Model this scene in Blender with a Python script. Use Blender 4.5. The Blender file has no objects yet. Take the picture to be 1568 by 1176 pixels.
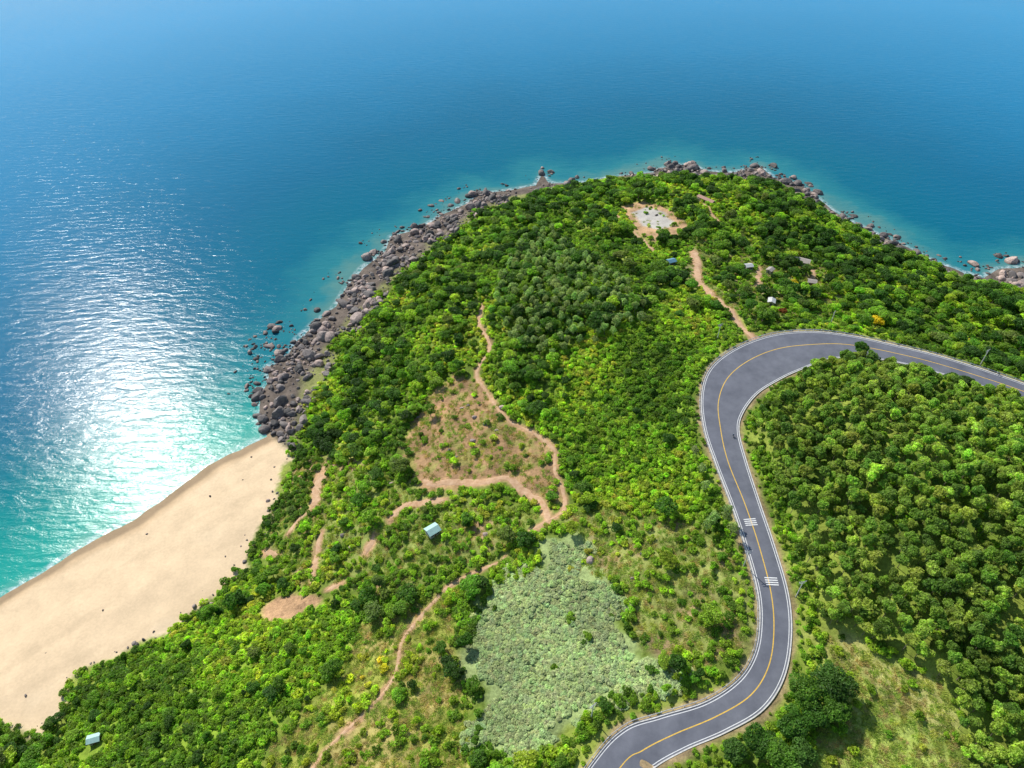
import bpy, bmesh, math, numpy as np
from mathutils import Vector, Matrix
rng = np.random.default_rng(7)
scene = bpy.context.scene
scene.view_settings.view_transform='Standard'; scene.view_settings.look='None'
scene.view_settings.exposure=0; scene.view_settings.gamma=1

# ------------------------------------------------------------ camera (drone, 250 m above sea)
CAMH=250.0; PITCH=math.radians(42); FOC=1060.0; IW,IH=1568.0,1176.0
cam=bpy.data.cameras.new('camera'); camo=bpy.data.objects.new('camera',cam)
scene.collection.objects.link(camo); scene.camera=camo
camo.location=(0,0,CAMH); camo.rotation_euler=(math.pi/2-PITCH,0,0)
cam.sensor_fit='HORIZONTAL'; cam.sensor_width=36; cam.lens=36*FOC/IW
cam.clip_start=1; cam.clip_end=60000
def rays(p):
    p=np.atleast_2d(np.array(p,float)); a=(p[:,0]-IW/2)/FOC; v=-(p[:,1]-IH/2)/FOC
    c,s=math.cos(PITCH),math.sin(PITCH)
    return np.stack([a, c+v*s, -s+v*c],1)
def plane_pt(p,z=0.0):      # survey: photo point -> map position at a known height
    d=rays(p); z=np.broadcast_to(z,(len(d),)); t=(z-CAMH)/d[:,2]
    return d[:,:2]*t[:,None]

# ------------------------------------------------------------ numpy helpers
TAB=rng.random((256,256))
def vnoise(x,y,s,seed=0):
    x=x/s+seed*13.7; y=y/s+seed*7.3; xi=np.floor(x).astype(int); yi=np.floor(y).astype(int)
    fx=x-xi; fy=y-yi; fx=fx*fx*(3-2*fx); fy=fy*fy*(3-2*fy)
    g=lambda i,j:TAB[(xi+i)&255,(yi+j)&255]
    return (g(0,0)*(1-fx)+g(1,0)*fx)*(1-fy)+(g(0,1)*(1-fx)+g(1,1)*fx)*fy
def fbm(x,y,s,seed=0,o=4):
    r=0;a=1;t=0
    for k in range(o):
        r=r+a*vnoise(x,y,s,seed+k*3); t+=a; a*=.5; s*=.5
    return r/t
def sstep(a,b,x):
    t=np.clip((x-a)/(b-a),0,1); return t*t*(3-2*t)
def inpoly(x,y,P):
    r=np.zeros(x.shape,bool); n=len(P); bb=(x>P[:,0].min())&(x<P[:,0].max())&(y>P[:,1].min())&(y<P[:,1].max())
    xs=x[bb]; ys=y[bb]; rr=np.zeros(xs.shape,bool)
    for i in range(n):
        x1,y1=P[i]; x2,y2=P[(i+1)%n]
        if y1==y2: continue
        c=((y1>ys)!=(y2>ys))&(xs<(x2-x1)*(ys-y1)/(y2-y1)+x1); rr^=c
    r[bb]=rr; return r
def dline(x,y,P,closed=False,param=False,maxd=None):
    best=np.full(x.shape,1e18); bt=np.zeros(x.shape); n=len(P)
    for i in range(n if closed else n-1):
        a=P[i]; b=P[(i+1)%n]; d=b-a; L=max(d@d,1e-9)
        t=np.clip(((x-a[0])*d[0]+(y-a[1])*d[1])/L,0,1)
        q=(x-a[0]-t*d[0])**2+(y-a[1]-t*d[1])**2
        m=q<best; best=np.where(m,q,best)
        if param: bt=np.where(m,i+t,bt)
    best=np.sqrt(best)
    return (best,bt) if param else best
def sdpoly(x,y,P):   # positive inside
    d=dline(x,y,P,True); return np.where(inpoly(x,y,P),d,-d)
def near(x,y,P,fn,pad,default):   # evaluate fn only near P
    out=np.full(x.shape,default,float)
    m=(x>P[:,0].min()-pad)&(x<P[:,0].max()+pad)&(y>P[:,1].min()-pad)&(y<P[:,1].max()+pad)
    if m.any(): out[m]=fn(x[m],y[m],P)
    return out
def catmull(P,n):
    P=np.array(P,float); Q=np.vstack([2*P[0]-P[1],P,2*P[-1]-P[-2]]); out=[]
    for i in range(1,len(Q)-2):
        for k in range(n):
            t=k/n
            out.append(.5*((2*Q[i])+(-Q[i-1]+Q[i+1])*t+(2*Q[i-1]-5*Q[i]+4*Q[i+1]-Q[i+2])*t*t+(-Q[i-1]+3*Q[i]-3*Q[i+1]+Q[i+2])*t**3))
    out.append(P[-1]); return np.array(out)

# ------------------------------------------------------------ coast lines
Cpx=[(0,915),(60,882),(130,836),(200,796),(260,756),(320,714),(370,687),(408,668),(395,645),(400,610),(412,585),(410,562),(440,548),(455,520),(480,497),(515,470),(535,435),(555,410),(590,385),(600,362),(640,352),(680,328),(715,312),(735,297),(775,292),(820,284),(830,268),(842,280),(880,281),(930,272),(1000,264),(1030,252),(1060,252),(1080,262),(1120,264),(1165,256),(1185,272),(1220,280),(1250,302),(1285,330),(1330,352),(1380,375),(1430,400),(1470,415),(1505,425),(1530,412),(1575,408),(1640,430),(1750,460),(1900,510)]
Vpx=[(-60,1120),(0,1108),(45,1125),(65,1130),(100,1095),(112,1045),(150,1020),(200,1000),(250,972),(300,935),(345,900),(375,862),(385,820),(412,790),(432,740),(445,700),(462,650),(478,600),(505,560),(525,520),(560,485),(600,435),(640,395),(690,362),(735,330),(770,312),(800,301),(850,290),(900,282),(950,273),(1000,268),(1100,273),(1165,277),(1210,293),(1250,314),(1290,340),(1340,363),(1400,393),(1450,415),(1500,436),(1570,450),(1700,475),(1900,535)]
Cl=np.vstack([[(-2500,-2300),(-900,-640),(-450,-110),(-300,50)],plane_pt(Cpx,0),[(620,235),(900,120),(1600,-60),(4000,-400)]])
Vl=np.vstack([[(-2440,-2330),(-830,-680),(-390,-150),(-250,30)],plane_pt(Vpx,3),[(620,222),(900,105),(1600,-80),(4000,-430)]])
close=np.array([(4000,-3000),(-2500,-3000)],float)
Cp=np.vstack([Cl,close]); Vp=np.vstack([Vl,close])
BWL=np.vstack([Cl[:4],plane_pt(Cpx[:8],0)])
beachP=np.vstack([BWL+np.array([-12,12]),plane_pt([(412,664)],0),plane_pt([(440,690)],1),Vl[3+1:16+4][::-1]+np.array([5,-3]),Vl[:4][::-1]+np.array([5,-3])])

def axis(lo,hi,a,b,step,g=1.18):
    mid=np.arange(a,b+step*.5,step); l=[];r=[];s=step;x=a
    while x>lo: s*=g; x-=s; l.append(x)
    s=step;x=b
    while x<hi: s*=g; x+=s; r.append(x)
    return np.concatenate([l[::-1],mid,r])
xs=axis(-2400,3800,-270,440,1.25); ys=axis(-2500,900,20,600,1.25)
X,Y=np.meshgrid(xs,ys); XF=X.ravel(); YF=Y.ravel()
cw=(fbm(XF,YF,16,93,3)-.5)
dC=dline(XF,YF,Cl); dC=np.where(inpoly(XF,YF,Cp),dC,-dC)
dV=dline(XF,YF,Vl); dV=np.where(inpoly(XF,YF,Vp),dV,-dV)
beach=near(XF,YF,beachP,sdpoly,40,-40.)
isb=sstep(-2,3,beach)
dbw=near(XF,YF,BWL,lambda a,b,c:dline(a,b,c),30,60.)
def mapz(p,z=45): return plane_pt([p],z)[0]
rocky=1-isb
hz=np.where(dC>0,np.minimum(dC*.075,2.6+.012*dC),dC*.16)+cw*.5*np.exp(-np.abs(dC)/8)
hz=hz+np.where(dC<0,0,rocky*sstep(0,5,dC)*sstep(4,-3,dV)*(fbm(XF,YF,6,5)-.35)*2.6)
hz=np.maximum(hz,-22)
dv=np.maximum(dV,0)
hill=58*(1-np.exp(-np.maximum(dv-2,0)/165))*sstep(0,12,dv)*.85+sstep(0,60,dv)*6
for p,a,s in [((1450,790),22,62),((880,470),9,45),((1060,700),-5,40),((620,640),3,25),((560,900),-4,30)]:
    c=mapz(p); hill+=a*np.exp(-((XF-c[0])**2+(YF-c[1])**2)/(2*s*s))*sstep(0,60,dv)
hill+=sstep(0,40,dv)*((fbm(XF,YF,60,9)-.5)*9+(fbm(XF,YF,14,11)-.5)*2.4)
Z=(hz+hill).reshape(X.shape)
def samp(G,x,y):
    fx=np.interp(x,xs,np.arange(len(xs))); fy=np.interp(y,ys,np.arange(len(ys)))
    i=np.minimum(fx.astype(int),len(xs)-2); j=np.minimum(fy.astype(int),len(ys)-2); u=fx-i; v=fy-j
    return (G[j,i]*(1-u)+G[j,i+1]*u)*(1-v)+(G[j+1,i]*(1-u)+G[j+1,i+1]*u)*v
def hit(p):
    d=rays(p); out=np.zeros((len(d),3))
    for k,r in enumerate(d):
        t=np.arange(100,900,.5); P=r[None]*t[:,None]; z=CAMH+P[:,2]
        b=np.nonzero(z<samp(Z,P[:,0],P[:,1]))[0]; i=b[0] if len(b) else -1
        out[k]=(P[i,0],P[i,1],z[i])
    return out

# ------------------------------------------------------------ road survey
ST=[((800,1330),(840,1350),(885,1375)),((905,1172),(945,1182),(990,1192)),((955,1118),(985,1148),(1005,1172)),((1010,1098),(1035,1122),(1052,1146)),((1080,1076),(1095,1098),(1112,1120)),((1130,1043),(1150,1064),(1168,1086)),((1155,1005),(1178,1018),(1200,1036)),((1164,960),(1185,965),(1211,972)),((1161,905),(1180,905),(1206,908)),((1142,835),(1162,835),(1185,835)),((1122,775),(1142,775),(1163,770)),((1097,710),(1116,710),(1142,705)),((1079,655),(1103,655),(1131,660)),((1075,605),(1102,612),(1137,632)),((1088,565),(1115,578),(1160,602)),((1125,535),(1150,550),(1195,580)),((1180,514),(1200,532),(1225,566)),((1240,508),(1250,527),(1265,551)),((1300,514),(1302,528),(1305,547)),((1370,529),(1368,540),(1366,553)),((1450,549),(1447,560),(1444,573)),((1568,588),(1564,598),(1560,610)),((1700,640),(1695,650),(1690,663)),((1900,720),(1895,732),(1888,747))]
zz=np.array([ (hit([s[0]])[0,2]+hit([s[2]])[0,2])/2 for s in ST])
for _ in range(6):
    z2=zz.copy(); z2[1:-1]=(zz[:-2]+2*zz[1:-1]+zz[2:])/4; zz=z2
Ls=plane_pt([s[0] for s in ST],zz); Ys=plane_pt([s[1] for s in ST],zz); Rs=plane_pt([s[2] for s in ST],zz)
us=np.linalg.norm(Ys-Ls,axis=1)/np.linalg.norm(Rs-Ls,axis=1)
S=np.hstack([Ls,Rs,zz[:,None],us[:,None]]); NS=12
S=catmull(S,NS); RL,RR,RZ,RU=S[:,0:2],S[:,2:4],S[:,4],S[:,5]
RC=(RL+RR)/2; RWid=np.linalg.norm(RR-RL,axis=1)
roadP=np.vstack([RL,RR[::-1]])
def road_sd(x,y):
    out=np.full(x.shape,60.); zr=np.zeros(x.shape)
    m=(x>roadP[:,0].min()-40)&(x<roadP[:,0].max()+40)&(y>roadP[:,1].min()-40)&(y<roadP[:,1].max()+40)
    if m.any():
        d,t=dline(x[m],y[m],RC[::2],param=True)
        dd=-sdpoly(x[m],y[m],roadP[::2]); out[m]=dd; zr[m]=np.interp(t*2,np.arange(len(RZ)),RZ)
    return out,zr
rd,rz=road_sd(XF,YF)
w=1-sstep(2.2,13,rd)
Zf=Z.ravel()*(1-w)+(rz-.22)*w
Z=Zf.reshape(X.shape)

# ------------------------------------------------------------ surveyed zones & paths
def poly(pts): return hit(pts)[:,:2]
ZN={
'clear':poly([(700,575),(735,590),(775,640),(840,678),(856,720),(855,770),(800,755),(780,735),(650,755),(610,715),(630,650),(660,600)]),
'sage':poly([(745,915),(800,880),(825,865),(830,828),(890,812),(915,840),(880,868),(945,892),(950,960),(985,1000),(1045,1045),(965,1062),(900,1090),(850,1140),(790,1160),(735,1130),(738,1070),(700,1020),(722,960)]),
'scrub':poly([(850,790),(930,780),(1040,790),(1100,830),(1135,880),(1150,960),(1120,1010),(1040,1030),(985,990),(950,940),(940,890),(880,865),(910,840),(890,812)]),
'grass':poly([(1235,975),(1290,975),(1350,1005),(1430,1040),(1465,1100),(1470,1250),(1130,1250),(1200,1160),(1290,1110),(1290,1040)]),
'plant':poly([(1175,600),(1290,560),(1420,580),(1570,630),(1800,760),(1900,1200),(1480,1200),(1440,1040),(1350,1000),(1230,960),(1205,880),(1170,760),(1150,690)]),
'low':poly([(900,520),(1000,470),(1090,480),(1110,520),(1060,580),(1055,650),(1085,740),(1100,800),(960,790),(880,740),(870,680),(840,640),(850,580)]),
'village':poly([(1040,360),(1120,370),(1240,385),(1300,440),(1290,480),(1170,500),(1110,470),(1050,430)]),
'orch':poly([(560,960),(680,900),(700,960),(690,1020),(720,1090),(720,1230),(380,1230),(440,1110),(520,1030)]),
'vine':poly([(170,1010),(300,950),(420,930),(560,940),(520,1020),(430,1110),(330,1230),(60,1230),(110,1100)]),
'scrub2':poly([(460,700),(560,710),(690,760),(830,790),(760,850),(640,900),(540,900),(420,890),(400,840)]),
'tip':poly([(948,318),(985,308),(1020,318),(1055,345),(1045,358),(1000,372),(970,350)]),
'tip_c':poly([(968,326),(990,318),(1018,326),(1035,345),(1010,352),(985,346)]),
}
PATHS=[ # points, width
([(740,465),(733,495),(750,530),(730,570),(745,600),(775,640),(820,665),(848,690),(850,720),(865,762),(860,785),(835,800)],1.4),
([(648,735),(662,742),(700,738),(742,738),(775,732),(800,752),(828,770),(840,798)],2.8),
([(845,795),(815,812)],1.8),
([(775,850),(762,862),(720,880),(680,905),(640,950),(615,985),(606,1030),(580,1070),(540,1110),(500,1150),(470,1190),(430,1240)],1.15),
([(598,795),(615,778),(640,772),(680,766)],3.0),
([(490,725),(485,750),(482,775)],4.6),
([(492,815),(486,845),(478,885)],2.4),
([(440,820),(455,800),(470,785)],2.),
([(405,845),(425,850)],2.4),
([(1160,526),(1135,500),(1112,470),(1090,452)],2.4),
([(1090,452),(1070,430),(1068,405),(1062,385)],4.),
([(1160,440),(1163,410)],2.6),
([(1055,300),(1085,320),(1110,350)],2.0),
([(1232,400),(1245,425),(1225,445)],2.0),
([(560,850),(575,820)],2.6),
([(945,330),(975,360),(1003,385)],1.6),
([(500,905),(522,895)],2.),
]
PW=[(catmull(hit(p)[:,:2],8),w) for p,w in PATHS]
PATCH=[((435,930),9,6.),((472,922),5,2.5)]
def paths_d(x,y):
    out=np.full(x.shape,50.)
    for P,w in PW: out=np.minimum(out,near(x,y,P,lambda a,b,c:dline(a,b,c),25,50.)-w/2)
    for p,a,b in PATCH:
        c=hit([p])[0]; out=np.minimum(out,(np.hypot((x-c[0])/a,(y-c[1])/b)-1)*min(a,b))
    return out
def zones(x,y): return {k:near(x,y,P,sdpoly,25,-25.) for k,P in ZN.items()}

# ------------------------------------------------------------ terrain colours
Zs=zones(XF,YF); pd=paths_d(XF,YF)
n1=fbm(XF,YF,18,21); n2=fbm(XF,YF,5,31); n3=fbm(XF,YF,45,41)
def mixc(c,new,m): return c*(1-m[:,None])+np.array(new)[None]*m[:,None]
col=np.tile(np.array([.13,.19,.025]),(len(XF),1)); var=np.full(len(XF),1.0)
col=mixc(col,(.25,.31,.05),sstep(.45,.65,n1)); 
def zm(k,s=2.5,j=8): return sstep(-s,s,Zs[k]+(n2-.5)*j)
col=mixc(col,(.22,.34,.035),zm('low')); col=mixc(col,(.23,.34,.035),zm('vine'))
m=zm('scrub2'); col=mixc(col,(.27,.30,.08),m*.8); col=mixc(col,(.42,.27,.15),m*sstep(.53,.60,n1))
m=zm('scrub'); col=mixc(col,(.27,.30,.08),m); col=mixc(col,(.32,.21,.12),m*sstep(.45,.56,n1)*.85)
m=zm('clear'); col=mixc(col,(.36,.22,.11),m); col=mixc(col,(.46,.27,.14),m*sstep(.48,.6,n1)*.8); col=mixc(col,(.25,.28,.06),m*sstep(.45,.34,n2)*.6)
col=mixc(col,(.32,.40,.15),zm('sage',2.5,14))
m=zm('grass'); col=mixc(col,(.35,.42,.09),m); col=mixc(col,(.40,.32,.14),m*sstep(.54,.64,n1)*.6)
m=zm('orch'); col=mixc(col,(.31,.33,.065),m); col=mixc(col,(.38,.30,.11),m*sstep(.47,.6,n1)*.8)
m=zm('village'); col=mixc(col,(.26,.28,.08),m*.8); col=mixc(col,(.40,.32,.19),m*sstep(.52,.6,n1)*.8)
m=zm('tip',1.5,4); col=mixc(col,(.44,.28,.15),m); m=zm('tip_c',1.5,4); col=mixc(col,(.45,.42,.37),m); var=var*(1-.6*m)
rs=sstep(3.2,.6,rd+(n2-.5)*3); col=mixc(col,(.40,.28,.16),rs*.9); 
pm=sstep(1.3,-.2,pd+(n2-.5)*2.4); col=mixc(col,(.46,.28,.15),pm)
# coast: rock shelf and sand
m=sstep(1.5,-1.5,dV+(n2-.5)*5)*rocky; col=mixc(col,(.15,.12,.095),m); col=mixc(col,(.26,.28,.08),m*sstep(-10,-2,dV+(n1-.5)*16)*.8)
m=isb*sstep(1.5,-2,dV+(n2-.5)*8+(n1-.5)*8); col=mixc(col,(.78,.61,.40),m); col=mixc(col,(.70,.52,.32),m*sstep(.42,.6,n3)*.8)
col=mixc(col,(.60,.45,.28),m*sstep(.54,.62,fbm(XF*.7+YF*.7,(YF-XF)*3,30,55))*.4); var=var*(1-m*.75)
m2=m*sstep(9.5,5.,dC+(n3-.5)*5+cw*7); col=mixc(col,(.58,.41,.24),m2*.85); m2=m*sstep(5.4,3.4,dC+cw*6); col=mixc(col,(.33,.235,.14),m2*.9)
m=sstep(0,-2,dC); col=mixc(col,(.25,.22,.14),m)

# ------------------------------------------------------------ materials
def newmat(n):
    m=bpy.data.materials.new(n); m.use_nodes=True; nt=m.node_tree; b=nt.nodes['Principled BSDF']; return m,nt,b
def N(nt,t,**k):
    n=nt.nodes.new(t)
    for a,v in k.items():
        if a=='ins':
            for i,x in v.items(): n.inputs[i].default_value=x
        else: setattr(n,a,v)
    return n
def simple(name,c,rough=.7,nscale=3,amt=.25,metal=0):
    m,nt,b=newmat(name); L=nt.links.new
    tc=N(nt,'ShaderNodeTexCoord'); no=N(nt,'ShaderNodeTexNoise',ins={'Scale':nscale,'Detail':5})
    L(tc.outputs['Object'],no.inputs['Vector'])
    mr=N(nt,'ShaderNodeMapRange',ins={1:.25,2:.75,3:1-amt,4:1+amt}); L(no.outputs[0],mr.inputs[0])
    v=N(nt,'ShaderNodeVectorMath',operation='SCALE'); v.inputs[0].default_value=c; L(mr.outputs[0],v.inputs['Scale'])
    L(v.outputs[0],b.inputs['Base Color']); b.inputs['Roughness'].default_value=rough; b.inputs['Metallic'].default_value=metal
    return m
# terrain
mt,nt,b=newmat('terrain_ground'); L=nt.links.new
at=N(nt,'ShaderNodeAttribute',attribute_name='col'); av=N(nt,'ShaderNodeAttribute',attribute_name='var'); ge=N(nt,'ShaderNodeNewGeometry')
na=N(nt,'ShaderNodeTexNoise',ins={'Scale':.9,'Detail':8,'Roughness':.7}); nb=N(nt,'ShaderNodeTexNoise',ins={'Scale':.12,'Detail':5})
L(ge.outputs['Position'],na.inputs['Vector']); L(ge.outputs['Position'],nb.inputs['Vector'])
ad=N(nt,'ShaderNodeMath',operation='ADD'); L(na.outputs[0],ad.inputs[0]); L(nb.outputs[0],ad.inputs[1])
mr=N(nt,'ShaderNodeMapRange',ins={1:.7,2:1.3,3:-.55,4:.55}); mr.clamp=False; L(ad.outputs[0],mr.inputs[0])
mu=N(nt,'ShaderNodeMath',operation='MULTIPLY_ADD'); L(mr.outputs[0],mu.inputs[0]); L(av.outputs['Fac'],mu.inputs[1]); mu.inputs[2].default_value=1
sc=N(nt,'ShaderNodeVectorMath',operation='SCALE'); L(at.outputs['Color'],sc.inputs[0]); L(mu.outputs[0],sc.inputs['Scale'])
L(sc.outputs[0],b.inputs['Base Color']); b.inputs['Roughness'].default_value=.9; b.inputs['Specular IOR Level'].default_value=.15
bp=N(nt,'ShaderNodeBump',ins={'Strength':.5,'Distance':.5}); L(na.outputs[0],bp.inputs['Height']); L(bp.outputs[0],b.inputs['Normal'])
bs=N(nt,'ShaderNodeMath',operation='MULTIPLY'); L(av.outputs['Fac'],bs.inputs[0]); bs.inputs[1].default_value=.6; L(bs.outputs[0],bp.inputs['Strength'])

def leafmat(name,trans=.45,rough=.5,tm=(1.5,1.55,.8),spec=.25):
    m,nt,b=newmat(name); L=nt.links.new
    ti=N(nt,'ShaderNodeAttribute',attribute_name='tint',attribute_type='INSTANCER')
    lv=N(nt,'ShaderNodeAttribute',attribute_name='lv')
    s=N(nt,'ShaderNodeVectorMath',operation='SCALE'); L(ti.outputs['Color'],s.inputs[0]); L(lv.outputs['Fac'],s.inputs['Scale'])
    L(s.outputs[0],b.inputs['Base Color']); b.inputs['Roughness'].default_value=rough; b.inputs['Specular IOR Level'].default_value=spec
    tr=N(nt,'ShaderNodeBsdfTranslucent'); t2=N(nt,'ShaderNodeVectorMath',operation='MULTIPLY'); L(s.outputs[0],t2.inputs[0]); t2.inputs[1].default_value=tm
    L(t2.outputs[0],tr.inputs['Color']); mx=N(nt,'ShaderNodeMixShader'); mx.inputs[0].default_value=trans
    L(b.outputs[0],mx.inputs[1]); L(tr.outputs[0],mx.inputs[2]); L(mx.outputs[0],nt.nodes['Material Output'].inputs[0])
    return m
M_leaf=leafmat('foliage'); M_fern=leafmat('pale_fern_foliage',.25,.8,(1.1,1.15,.8),.05)
def fixedleaf(name,c,trans=.45):
    m=leafmat(name,trans); nt=m.node_tree
    for n in list(nt.nodes):
        if n.type=='ATTRIBUTE' and n.attribute_name=='tint':
            r=N(nt,'ShaderNodeRGB'); r.outputs[0].default_value=(*c,1)
            for l in list(n.outputs['Color'].links): nt.links.new(r.outputs[0],l.to_socket)
            nt.nodes.remove(n)
    return m
M_bark=simple('bark',(.2,.16,.12),.9,4,.35)
# rock
M_rock,nt,b=newmat('coastal_rock'); L=nt.links.new
oi=N(nt,'ShaderNodeObjectInfo'); cr=N(nt,'ShaderNodeValToRGB'); L(oi.outputs['Random'],cr.inputs[0])
e=cr.color_ramp.elements; e[0].position=0;e[0].color=(.075,.068,.062,1);e[1].position=1;e[1].color=(.52,.38,.31,1)
for p,c in [(.3,(.15,.13,.118,1)),(.62,(.25,.205,.18,1)),(.85,(.36,.27,.225,1))]:
    q=cr.color_ramp.elements.new(p); q.color=c
ge=N(nt,'ShaderNodeNewGeometry'); no=N(nt,'ShaderNodeTexNoise',ins={'Scale':.8,'Detail':8,'Roughness':.65}); L(ge.outputs['Position'],no.inputs['Vector'])
mr=N(nt,'ShaderNodeMapRange',ins={1:.3,2:.7,3:.55,4:1.4}); L(no.outputs[0],mr.inputs[0])
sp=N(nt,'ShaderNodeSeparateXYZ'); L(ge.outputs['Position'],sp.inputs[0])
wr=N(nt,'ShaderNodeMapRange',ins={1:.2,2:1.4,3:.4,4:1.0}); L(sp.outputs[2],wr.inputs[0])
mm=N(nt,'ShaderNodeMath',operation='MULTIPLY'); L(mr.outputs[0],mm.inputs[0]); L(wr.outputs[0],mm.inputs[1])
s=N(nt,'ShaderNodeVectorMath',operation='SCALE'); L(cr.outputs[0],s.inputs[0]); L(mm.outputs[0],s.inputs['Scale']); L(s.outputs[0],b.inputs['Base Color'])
b.inputs['Roughness'].default_value=.75
bp=N(nt,'ShaderNodeBump',ins={'Strength':.7,'Distance':.4}); L(no.outputs[0],bp.inputs['Height']); L(bp.outputs[0],b.inputs['Normal'])

M_dirt,nt,b=newmat('trail_dirt'); L=nt.links.new
ge=N(nt,'ShaderNodeNewGeometry'); no=N(nt,'ShaderNodeTexNoise',ins={'Scale':.5,'Detail':8,'Roughness':.7}); L(ge.outputs['Position'],no.inputs['Vector'])
cr=N(nt,'ShaderNodeValToRGB'); e=cr.color_ramp.elements; e[0].position=.3;e[0].color=(.40,.22,.11,1);e[1].position=.7;e[1].color=(.62,.42,.26,1)
L(no.outputs[0],cr.inputs[0]); L(cr.outputs[0],b.inputs['Base Color']); b.inputs['Roughness'].default_value=.95
M_asph,nt,b=newmat('asphalt'); L=nt.links.new
ge=N(nt,'ShaderNodeNewGeometry'); no=N(nt,'ShaderNodeTexNoise',ins={'Scale':.14,'Detail':8,'Roughness':.65}); L(ge.outputs['Position'],no.inputs['Vector'])
cr=N(nt,'ShaderNodeValToRGB'); e=cr.color_ramp.elements; e[0].position=.3;e[0].color=(.09,.096,.118,1);e[1].position=.72;e[1].color=(.165,.172,.20,1)
L(no.outputs[0],cr.inputs[0]); L(cr.outputs[0],b.inputs['Base Color']); b.inputs['Roughness'].default_value=.7
M_white=simple('white_paint',(.72,.72,.70),.6,2,.2); M_yel=simple('yellow_paint',(.72,.45,.06),.6,2,.25)
M_conc=simple('concrete',(.6,.58,.54),.85,1.5,.25); M_steel=simple('galvanised_steel',(.55,.56,.58),.45,2,.15,.6)

# ------------------------------------------------------------ mesh helpers
def mk(name,V,Fq,mats,link=True,smooth=False,fm=None):
    V=np.ascontiguousarray(V,dtype=np.float32); Fq=np.asarray(Fq,dtype=np.int32)
    me=bpy.data.meshes.new(name); k=Fq.shape[1]
    me.vertices.add(len(V)); me.vertices.foreach_set('co',V.ravel())
    me.loops.add(Fq.size); me.loops.foreach_set('vertex_index',Fq.ravel())
    me.polygons.add(len(Fq)); me.polygons.foreach_set('loop_start',np.arange(len(Fq),dtype=np.int32)*k)
    for m in mats: me.materials.append(m)
    if fm is not None: me.polygons.foreach_set('material_index',np.asarray(fm,dtype=np.int32))
    me.update(calc_edges=True); me.validate()
    me.polygons.foreach_set('use_smooth',np.full(len(me.polygons),smooth))
    o=bpy.data.objects.new(name,me)
    if link: scene.collection.objects.link(o)
    return o
def fattr(me,name,typ,arr,dom='POINT'):
    a=me.attributes.new(name,typ,dom); key={'FLOAT':'value','INT':'value','FLOAT_VECTOR':'vector','FLOAT_COLOR':'color'}[typ]
    a.data.foreach_set(key,np.ascontiguousarray(arr,dtype=np.int32 if typ=='INT' else np.float32).ravel())
def gridfaces(nx,ny):
    i=np.arange(nx-1)[None,:]+np.arange(ny-1)[:,None]*nx; i=i.ravel()
    return np.stack([i,i+1,i+1+nx,i+nx],1)
V=np.stack([XF,YF,Z.ravel()],1)
terr=mk('terrain',V,gridfaces(len(xs),len(ys)),[mt],smooth=True)
fattr(terr.data,'col','FLOAT_COLOR',np.hstack([col,np.ones((len(col),1))])); fattr(terr.data,'var','FLOAT',var)

# ------------------------------------------------------------ sea
sx=axis(-30000,30000,-420,480,3,1.15); sy=axis(-20000,40000,60,760,3,1.15)
SX,SY=np.meshgrid(sx,sy); sxf,syf=SX.ravel(),SY.ravel()
sd=dline(sxf,syf,Cl)*np.where(inpoly(sxf,syf,Cp),-1,1)
bl=dline(sxf,syf,BWL)
M_sea,nt,b=newmat('sea_water'); L=nt.links.new
at=N(nt,'ShaderNodeAttribute',attribute_name='shore'); ab=N(nt,'ShaderNodeAttribute',attribute_name='bday'); ge=N(nt,'ShaderNodeNewGeometry')
nl=N(nt,'ShaderNodeTexNoise',ins={'Scale':.012,'Detail':4}); L(ge.outputs['Position'],nl.inputs['Vector'])
nm=N(nt,'ShaderNodeMapRange',ins={1:.3,2:.7,3:-14,4:14}); L(nl.outputs[0],nm.inputs[0])
nk=N(nt,'ShaderNodeTexNoise',ins={'Scale':.06,'Detail':5,'Roughness':.65}); L(ge.outputs['Position'],nk.inputs['Vector'])
nk2=N(nt,'ShaderNodeMapRange',ins={1:.3,2:.7,3:-7,4:7}); L(nk.outputs[0],nk2.inputs[0])
def addn(a,bb):
    n=N(nt,'ShaderNodeMath',operation='ADD'); L(a,n.inputs[0]); L(bb,n.inputs[1]); return n.outputs[0]
def ramp(src,pts,mx):
    d=N(nt,'ShaderNodeMath',operation='DIVIDE'); L(src,d.inputs[0]); d.inputs[1].default_value=mx
    c=N(nt,'ShaderNodeValToRGB'); L(d.outputs[0],c.inputs[0]); e=c.color_ramp.elements
    e[0].position=pts[0][0]/mx; e[0].color=(*pts[0][1],1); e[1].position=pts[-1][0]/mx; e[1].color=(*pts[-1][1],1)
    for p,q in pts[1:-1]: k=e.new(p/mx); k.color=(*q,1)
    return c.outputs[0]
wobb=addn(nm.outputs[0],nk2.outputs[0])
deep=ramp(addn(at.outputs['Fac'],wobb),[(0,(.085,.235,.22)),(14,(.02,.195,.225)),(45,(.0,.13,.20)),(130,(.0,.125,.225)),(320,(.0,.18,.34)),(650,(.0,.24,.46))],700)
shal=ramp(addn(ab.outputs['Fac'],wobb),[(0,(.16,.42,.33)),(14,(.015,.33,.27)),(45,(.0,.23,.225)),(110,(.0,.125,.195))],120)
fm_=N(nt,'ShaderNodeMapRange',ins={1:30,2:110,3:1,4:0}); L(ab.outputs['Fac'],fm_.inputs[0])
mx=N(nt,'ShaderNodeMix',data_type='RGBA'); L(fm_.outputs[0],mx.inputs[0]); L(deep,mx.inputs[6]); L(shal,mx.inputs[7])
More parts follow.
